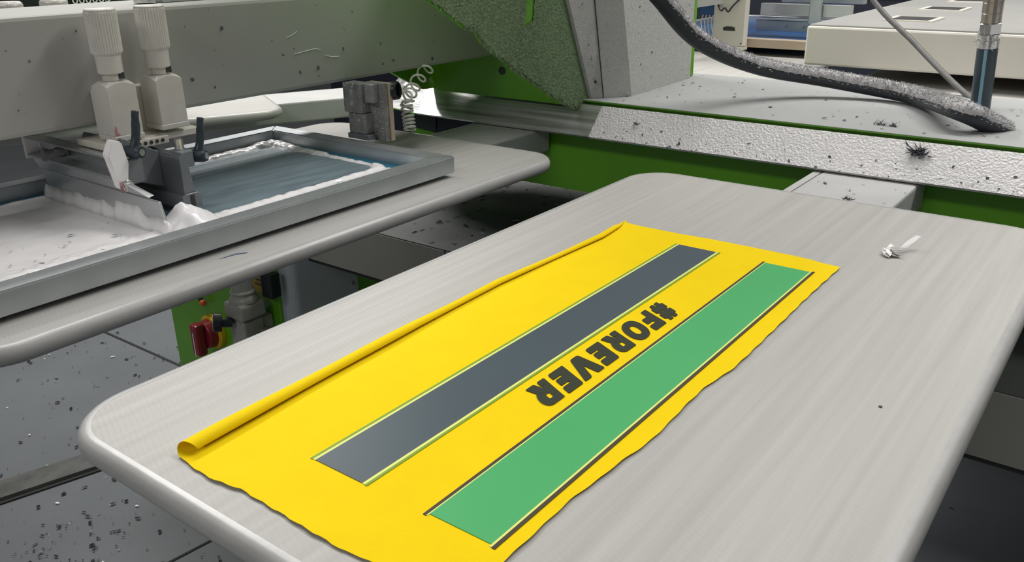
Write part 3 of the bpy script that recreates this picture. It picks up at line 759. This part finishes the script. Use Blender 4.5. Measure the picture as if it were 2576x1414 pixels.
# black counter box behind the beam
p0 = at(40, 60, 1.30); p1 = at(330, 0, 1.30)
cb_ = thing('counter_box', 'black control box with white figures behind the beam', 'control box', (p0.x, 1.30, .95))
bxo('housing', M_black, cb_, p0.x-.25, p1.x+.05, 1.301, 1.42, .95, 1.34, .003)
q = at(166, 12, 1.2995); bxo('white_line', M_leth, cb_, q.x, q.x+.003, 1.2985, 1.3008, 1.0, 1.2, 0)
cu = bpy.data.curves.new('figures', 'FONT'); cu.body = '■000005'; cu.size = .020; cu.extrude = .0003
cu.body = '000005'
to = bpy.data.objects.new('tmp', cu); COL.objects.link(to); bpy.context.view_layer.update()
me = bpy.data.meshes.new_from_object(to.evaluated_get(bpy.context.evaluated_depsgraph_get())); bpy.data.objects.remove(to)
q = at(182, 11, 1.2995)
me.transform(Matrix.Translation(q-Vector((p0.x, 1.30, .95)))@Matrix.Rotation(PI/2, 4, 'X'))
me.materials.append(M_leth); o = bpy.data.objects.new('figures', me); COL.objects.link(o); o.parent = cb_

# ------------------------------------------------------------------ screen clamp under the beam
sc2 = thing('screen_clamp', 'dirty steel screen clamp under the beam with a thin cream edge', 'clamp', (.78, .81, .925))
bxo('clamp_body', M_steel, sc2, .752, .772, .812, .845, .958, .9955, .001)
bxo('clamp_jaw', M_steel, sc2, .752, .768, .808, .838, .932, .9575, .001)
bxo('clamp_foot', M_darkhold, sc2, .750, .764, .802, .840, .925, .9318, .001)
bxo('clamp_plate', M_steel, sc2, .768, .776, .788, .822, .922, .9958, .0008)
bxo('clamp_guide', M_steel, sc2, .757, .768, .796, .811, .972, .9955, .0008)
bxo('plate_edge', M_wood, sc2, .7765, .7825, .7860, .8220, .922, .9955, .0003)
bm = bmesh.new()
for _ in range(900):
    y = rnd.uniform(.789, .810); z = rnd.uniform(.925, .975)
    hairs(bm, Vector((.7678, y, z)), Vector((-1, 0, 0)), Vector((-rnd.uniform(.3, 1), rnd.gauss(0, .6), rnd.gauss(0, .6))).normalized(), rnd.uniform(.001, .0024), .0006)
o = finish(bm, 'clamp_lint', M_fuzz, sc2); o['kind'] = 'stuff'
bm = bmesh.new(); ax = Vector((.35, -.9, .1)); lathe(bm, (.786, .799, .9835), ax, [(0, .010), (.002, .0118), (.014, .0118), (.016, .0105), (.016, .0085), (.010, .0075)], 24); finish(bm, 'black_socket', M_black, sc2, smooth=False)

# white coiled cable
def helix(path, r, turns, n=24):
    pts = []; P_ = catmull(path, 10); N_ = int(turns*n)
    L_ = len(P_)-1
    for k in range(N_+1):
        s = k/N_*L_; i = min(int(s), L_-1); f = s-i; c = P_[i].lerp(P_[i+1], f); t = P_[min(i+1, L_)]-P_[max(i-1, 0)]
        u, v = frame_at(t); a = 2*PI*k/n
        rr = r(k/N_) if callable(r) else r
        pts.append(c+(u*math.cos(a)+v*math.sin(a))*rr)
    return pts
cc = thing('coiled_cable', 'white coiled cable dangling between the beam and the left pallet', 'cable', (.80, .77, .92))
def ad(px, py, t):
    d = rt2*((px-1288)/2146.352)-up2*((py-707)/2146.352)+fw; return Vector((0, 0, 1.16))+d*t
bm = bmesh.new(); tube(bm, helix([ad(1080, 166, 1.22), ad(1056, 195, 1.20), ad(1036, 226, 1.18), ad(1030, 240, 1.17)], .0088, 4.3), .0015, 8); finish(bm, 'coil', M_white, cc, smooth=True)
bm = bmesh.new(); tube(bm, helix([ad(1000, 222, 1.15), ad(1012, 234, 1.15), ad(1026, 250, 1.16), ad(1024, 268, 1.16)], .0080, 3.4), .0015, 8); finish(bm, 'coil', M_white, cc, smooth=True)
bm = bmesh.new(); tube(bm, helix([ad(1022, 262, 1.16), ad(1026, 288, 1.16), ad(1029, 308, 1.16), ad(1031, 326, 1.16)], .0072, 6.5), .0017, 8); finish(bm, 'coil', M_white, cc, smooth=True)

# ------------------------------------------------------------------ hose, cable, pipe on the deck
def adz(px, py, z):
    d = rt2*((px-1288)/2146.352)-up2*((py-707)/2146.352)+fw; return Vector((0, 0, 1.16))+d*((z-1.16)/d.z)
hz = thing('fuzzy_hose', 'thick black hose coated with grey lint, arching over the deck', 'hose', (1.25, .3, .934))
path = catmull([(1.02, .60, 1.62), (1.03, .60, 1.40), (1.045, .592, 1.22), ad(1625, -70, 1.13), ad(1672, 8, 1.15), ad(1762, 104, 1.20), ad(1905, 166, 1.26), ad(2090, 200, 1.28), ad(2290, 238, 1.22), adz(2410, 276, .9590), adz(2475, 304, .9470), adz(2528, 332, .9290)], 14)
HR = .0125
bm = bmesh.new(); tube(bm, path, HR, 20); finish(bm, 'hose_tube', M_rubber, hz, smooth=True)
bm = bmesh.new()
for i in range(len(path)-1):
    a, b = path[i], path[i+1]; t = (b-a); L_ = t.length; t.normalize()
    up_ = Vector((0, 0, 1)); up_ = (up_-t*up_.dot(t)).normalized(); sd = t.cross(up_)
    for _ in range(int(L_*26000)):
        an = rnd.gauss(0, .85)
        if abs(an) > 1.75: continue
        nn = up_*math.cos(an)+sd*math.sin(an)
        p = a.lerp(b, rnd.random())+nn*HR*.99
        d = (nn*rnd.uniform(.1, .8)+t*rnd.gauss(0, .7)+sd*rnd.gauss(0, .7)).normalized()
        hairs(bm, p, nn, d, rnd.uniform(.002, .0042), .0014)
o = finish(bm, 'hose_lint', M_fuzz, hz); o['kind'] = 'stuff'; o['label'] = 'grey lint coat on the upper side'
# lint skin on the upper side of the hose
bm = bmesh.new(); rings = []
for i, p in enumerate(path):
    t = path[min(i+1, len(path)-1)]-path[max(i-1, 0)]; t.normalize(); up_ = Vector((0, 0, 1)); up_ = (up_-t*up_.dot(t)).normalized(); sd = t.cross(up_)
    rings.append([p+(up_*math.cos(a)+sd*math.sin(a))*(HR+.0008-.0010*(abs(a)/1.5)**4+.0004*noise.noise((i*.9, a*6, 0))) for a in [(-1.5+3.0*k/14) for k in range(15)]])
loft(bm, rings, cap=False, closed=False); finish(bm, 'hose_dust', M_fuzz, hz, smooth=True)['kind'] = 'stuff'
bm = bmesh.new(); tube(bm, catmull([ad(2180, -25, 1.45)+Vector((.22, .30, .55)), ad(2180, -25, 1.45)+Vector((.08, .13, .17)), ad(2180, -25, 1.45), ad(2300, 108, 1.38), ad(2400, 210, 1.30), ad(2462, 262, 1.25)], 10), .0045, 12)
M_cable = mat('cable_grey', (.13, .125, .12), .5, var=.15, vscale=80)
tag(finish(bm, 'thin_cable', M_cable, smooth=True, origin=ad(2462, 262, 1.25)), 'thin grey cable slanting down to the foot of the steel pipe', 'cable')
pi_ = thing('air_pipe', 'upright blue-black air pipe with steel fittings standing on the deck', 'pipe', (1.345, .203, .9337))
pb = Vector((1.345, .203, .9337)); pt = at(2508, -60, .209); ax = (pt-pb).normalized(); 
bm = bmesh.new(); lathe(bm, pb, ax, [(0, .0130), (.084, .0130)], 24); finish(bm, 'pipe_tube', M_pipe, pi_, smooth=False)
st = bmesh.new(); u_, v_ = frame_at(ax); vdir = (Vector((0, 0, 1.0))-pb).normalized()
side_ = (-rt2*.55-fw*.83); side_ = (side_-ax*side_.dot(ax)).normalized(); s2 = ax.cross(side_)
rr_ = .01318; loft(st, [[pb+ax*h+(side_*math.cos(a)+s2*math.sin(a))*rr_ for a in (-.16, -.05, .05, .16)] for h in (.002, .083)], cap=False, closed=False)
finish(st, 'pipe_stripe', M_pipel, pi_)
bm = bmesh.new(); lathe(bm, pb+ax*.084, ax, [(0, .0135), (.010, .0135), (.010, .0115), (.016, .0115), (.016, .013), (.018, .013)], 24); finish(bm, 'clamp_ring', M_chrome, pi_)
bm = bmesh.new(); lathe(bm, pb+ax*.102, ax, [(0, .0125), (.001, .0145), (.014, .0145), (.015, .0125)], 6); finish(bm, 'hex_nut', M_chrome, pi_)
bm = bmesh.new(); lathe(bm, pb+ax*.117, ax, [(0, .0125), (.012, .0125), (.013, .0118), (.013, .0126), (.026, .0126), (.027, .012), (.027, .013), (.045, .013)], 18); finish(bm, 'fitting', M_brass, pi_)
bm = bmesh.new(); lathe(bm, pb+ax*.162, ax, [(0, .0175), (.05, .0175), (.052, .012), (.60, .012)], 20); finish(bm, 'blue_valve', M_pipel, pi_)
bm = bmesh.new()
for _ in range(160):
    a = rnd.uniform(0, 2*PI); n_ = (side_*math.cos(a)+s2*math.sin(a))
    if n_.dot(-rt2) < -.3 and rnd.random() < .8: continue
    hairs(bm, pb+ax*rnd.uniform(.084, .108)+n_*.0135, n_, (n_+Vector((rnd.gauss(0, .7), rnd.gauss(0, .7), rnd.gauss(-.4, .7)))).normalized(), rnd.uniform(.003, .009), .0011)
finish(bm, 'pipe_lint', M_fuzz, pi_)['kind'] = 'stuff'

# ------------------------------------------------------------------ control cabinet low down behind the pallets
K = 1.126
def kz(z): return 1.16-(1.16-z)*K
cab = thing('control_cabinet', 'green control cabinet with a red rotary switch below the pallets', 'cabinet', (1.1, 1.5, 0))
CX = .98; CY0, CY1 = 1.346, 1.768
bxo('cabinet_body', M_green, cab, CX, 1.40, CY0, CY1, .0, .64, .004)
bm = bmesh.new()
# grey side cover with a rounded front corner
prof = [(CX+.034, CY0-.0005)]
pts = [(CX+.012+.022*(1-math.cos(math.radians(a))), CY0-.002-.022*math.sin(math.radians(a))) for a in range(0, 91, 15)]
pts = [(CX+.006, CY0-.0005)]+pts+[(1.172, CY0-.024), (1.172, CY0-.0005)]
prism(bm, [(x, y, .02) for x, y in pts], (0, 0, .60)); sidep = finish(bm, 'side_cover', M_gpanel, cab)
bm = bmesh.new(); lathe(bm, (1.158, CY0-.0242, kz(.552)), (0, -1, 0), [(0, .005), (.0015, .0045)], 14); finish(bm, 'cover_screw', M_steel, sidep)
sy, sz = 1.628, kz(.440)
bm = bmesh.new(); lathe(bm, (CX-.0005, sy-.035, sz+.006), (-1, 0, 0), [(0, .040), (.010, .040), (.014, .037)], 28); dial = finish(bm, 'switch_dial', M_ylab, cab)
bm = bmesh.new(); lathe(bm, (CX-.0145, sy-.035, sz+.006), (-1, 0, 0), [(0, .033), (.016, .031), (.018, .029)], 28); finish(bm, 'switch_collar', M_red, dial)
bm = bmesh.new(); box(bm, CX-.056, CX-.0325, sy-.049, sy-.021, sz-.036, sz+.040, .006); hd = finish(bm, 'switch_handle', M_red, dial)
bxo('handle_mark', M_leth, hd, CX-.0566, CX-.0557, sy-.036, sy-.033, sz-.036, sz+.02, 0)
# warning triangle
wy, wz = 1.396, kz(.603)
bm = bmesh.new(); prism(bm, [(CX-.0008, wy+.045, wz-.035), (CX-.0008, wy-.030, wz-.042), (CX-.0008, wy-.022, wz+.045)], (-.0008, 0, 0)); wl = finish(bm, 'warning_label', M_ylab, cab)
for k in range(4): bxo('label_line', M_black, wl, CX-.0021, CX-.0017, wy-.018+.002*k, wy+.010+.004*k, wz+.008-.010*k, wz+.011-.010*k, 0)
# regulator
rg = thing('air_regulator', 'grey air regulator with gauge, mounted on the green cabinet', 'regulator', (.94, 1.40, kz(.49)))
RX, RY = .930, 1.392
def rl(name, m, z0, prof, n=20, p=rg):
    bm = bmesh.new(); lathe(bm, (RX, RY, z0), (0, 0, 1), prof, n); return finish(bm, name, m, p)
zb = kz(.49)
bxo('filter_body', M_reg, rg, RX-.025, RX+.025, RY-.025, RY+.025, zb-.03, zb+.055, .005)
bxo('valve_block', M_reg, rg, RX-.030, RX+.030, RY-.030, RY+.030, zb+.057, zb+.092, .006)
rl('bonnet', M_reg, zb+.092, [(0, .030), (.006, .029), (.014, .024), (.020, .026), (.024, .023)])
rl('adjust_knob', M_reg, zb+.116, [(0, .021), (.050, .023), (.053, .018)], 32)
bm = bmesh.new(); lathe(bm, (RX-.030, RY+.006, zb+.052), (-.8, .6, .1), [(0, .010), (.020, .010), (.020, .019), (.034, .020), (.036, .018)], 20); g_ = finish(bm, 'gauge', M_black, rg)
bm = bmesh.new(); lathe(bm, Vector((RX-.030, RY+.006, zb+.052))+Vector((-.8, .6, .1)).normalized()*.0362, (-.8, .6, .1), [(0, .0165), (.0006, .0165)], 20); finish(bm, 'gauge_face', M_leth, g_)
bm = bmesh.new(); lathe(bm, (RX+.010, RY-.036, zb+.030), (.1, -1, .0), [(0, .008), (.012, .008), (.012, .012), (.026, .013), (.030, .008)], 16); finish(bm, 'port_fitting', M_brass, rg)
bxo('mount_plate', M_reg, rg, RX+.02, CX-.001, RY-.02, RY+.02, zb+.0, zb+.05, .002)
bxo('rear_connector', M_black, rg, RX+.022, RX+.048, RY-.062, RY-.030, zb+.098, zb+.150, .004)
p = at(524, 760, 1.60); 
bm = bmesh.new(); pp = [Vector((CX-.002, 1.605, kz(.507)))+Vector((-.004, .045, .03)), Vector((CX-.01, 1.628, kz(.507)+.02)), Vector((CX-.012, 1.612, kz(.507)+.006)), Vector((CX-.012, 1.606, kz(.507)))]
tube(bm, catmull(pp, 6), .005, 10); pw = finish(bm, 'pilot_wire', M_black, cab)
bm = bmesh.new(); bmesh.ops.create_uvsphere(bm, u_segments=14, v_segments=8, radius=.0075, matrix=Matrix.Translation(pp[-1])); finish(bm, 'pilot_lamp', M_orange, pw, smooth=True)

# ------------------------------------------------------------------ far side: dryer box, second print head
fd = thing('flash_dryer', 'large cream dryer box with slots in its grey top, beyond the deck', 'dryer', (2.3, .2, .928))
DX0, DX1, DY0, DY1, DZ0, DZ1 = 1.70, 3.1, -.65, .578, .928, 1.0005
bxo('dryer_body', M_flash, fd, DX0, DX1, DY0, DY1, DZ0, DZ1, .004)
tp = bxo('top_plate', M_flasht, fd, DX0+.006, DX1-.004, DY0+.004, DY1-.004, DZ1+.0002, DZ1+.003, .001)
for (sx, sy) in ((1.845, .395), (2.14, .40), (1.85, .085), (2.14, .085), (2.44, .40)):
    bxo('vent_slot', M_dgap, tp, sx, sx+.10, sy, sy+.072, DZ1+.0025, DZ1+.0042, 0)
    bm = bmesh.new()
    for a, b, c, d in ((sx-.010, sx, sy-.010, sy+.082), (sx, sx+.10, sy-.010, sy), (sx, sx+.10, sy+.072, sy+.082)): box(bm, a, b, c, d, DZ1+.003, DZ1+.0055)
    finish(bm, 'slot_lip', M_flash, tp)
bxo('dryer_leg', M_dgap, fd, 2.6, 2.7, -.5, .4, .0, .927, .004)
# far print head
fs = thing('printing_screen', 'blue screen in a tan-edged frame across the deck, behind the hose', 'screen', (2.3, .9, .92))
bxo('frame_bar', M_wood, fs, 2.000, 2.028, .640, 1.15, .918, .938, .001)
bxo('frame_bar', M_alu, fs, 2.62, 2.648, .640, 1.15, .918, .938, .001)
bxo('frame_bar', M_alu, fs, 2.0283, 2.6197, .640, .665, .918, .938, .001)
bxo('frame_bar', M_alu, fs, 2.0283, 2.6197, 1.125, 1.15, .918, .938, .001)
bxo('mesh', M_blue, fs, 2.028, 2.62, .665, 1.125, .923, .925, 0)
fh = thing('printing_unit', 'cream post and grey beam of the print head across the deck', 'print head', (1.98, .86, .92))
bm = bmesh.new(); box(bm, 1.967, 1.990, .814, .893, .922, 1.05, .002); po = finish(bm, 'post', M_cream, fh)
bm = bmesh.new(); prism(bm, [(1.9665, .866, .957), (1.9665, .836, .957), (1.9665, .838, .9645), (1.9665, .845, .9665), (1.9665, .857, .9665), (1.9665, .866, .9645)], (-.0008, 0, 0)); finish(bm, 'post_slot', M_dgap, po)
for (yy, zz) in ((.887, .929), (.820, .929)):
    bm = bmesh.new(); lathe(bm, (1.967, yy, zz), (-1, 0, 0), [(0, .002), (.0008, .0018)], 10); finish(bm, 'post_screw', M_dgap, po)
bxo('foot_strip', M_cream, fh, 1.965, 1.999, .816, .897, .913, .9215, .001)
bm = bmesh.new(); prism(bm, [(1.78, .870, 1.017), (2.9, .870, 1.017), (2.9, .870, 1.16), (1.78, .870, 1.16)], (0, .13, 0)); finish(bm, 'beam_box', M_beam, fh)
bm = bmesh.new(); tube(bm, catmull([(1.964, .890, 1.035), (1.959, .873, 1.003), (1.958, .862, 1.008), (1.958, .853, 1.000), (1.959, .844, 1.012), (1.964, .828, 1.03)], 6), .002, 8); finish(bm, 'wire', M_black, fh)
fq = thing('squeegee', 'aluminium squeegee rails across the deck, above the blue screen', 'squeegee', (2.2, .78, .945))
bxo('rail', M_alu, fq, 2.175, 2.20, .640, .862, .978, 1.006, .001)
bxo('lower_rail', M_frame, fq, 2.17, 2.185, .655, .868, .940, .966, .001)
bxo('rail_flange', M_alu, fq, 2.165, 2.205, .650, .868, .967, .9715, .0005)
bxo('hanger', M_frame, fq, 2.155, 2.169, .705, .732, .960, 1.07, .002)
for yy in (.79, .745, .69):
    bm = bmesh.new(); lathe(bm, (2.1695, yy, .953), (-1, 0, 0), [(0, .0035), (.002, .003)], 10); finish(bm, 'rail_screw', M_steel, fq)
bxo('upper_rail', M_frame, fq, 2.31, 2.34, .650, .860, 1.00, 1.035, .001)
vb = thing('blue_valve', 'small blue valve block with white wires across the deck', 'valve', (2.04, .95, .92))
bxo('valve_body', M_blue, vb, 2.03, 2.06, .918, .958, .985, 1.007, .002)
for k in range(4):
    bm = bmesh.new(); tube(bm, catmull([(2.03, .922+.009*k, .985), (2.026, .924+.009*k, .968), (2.03, .920+.009*k, .94)], 5), .0016, 6); finish(bm, 'valve_wire', M_white, vb)
# dark machine mass further back
mb = thing('printing_machine', 'dark machine body far behind the blue screen', 'machine', (4.2, 1.2, 0))
bxo('machine_body', M_navy, mb, 3.9, 5.0, -.2, 4.5, 0, .95, .01)
bxo('machine_top', M_frame, mb, 3.85, 5.0, -.3, 4.6, .951, .98, .004)
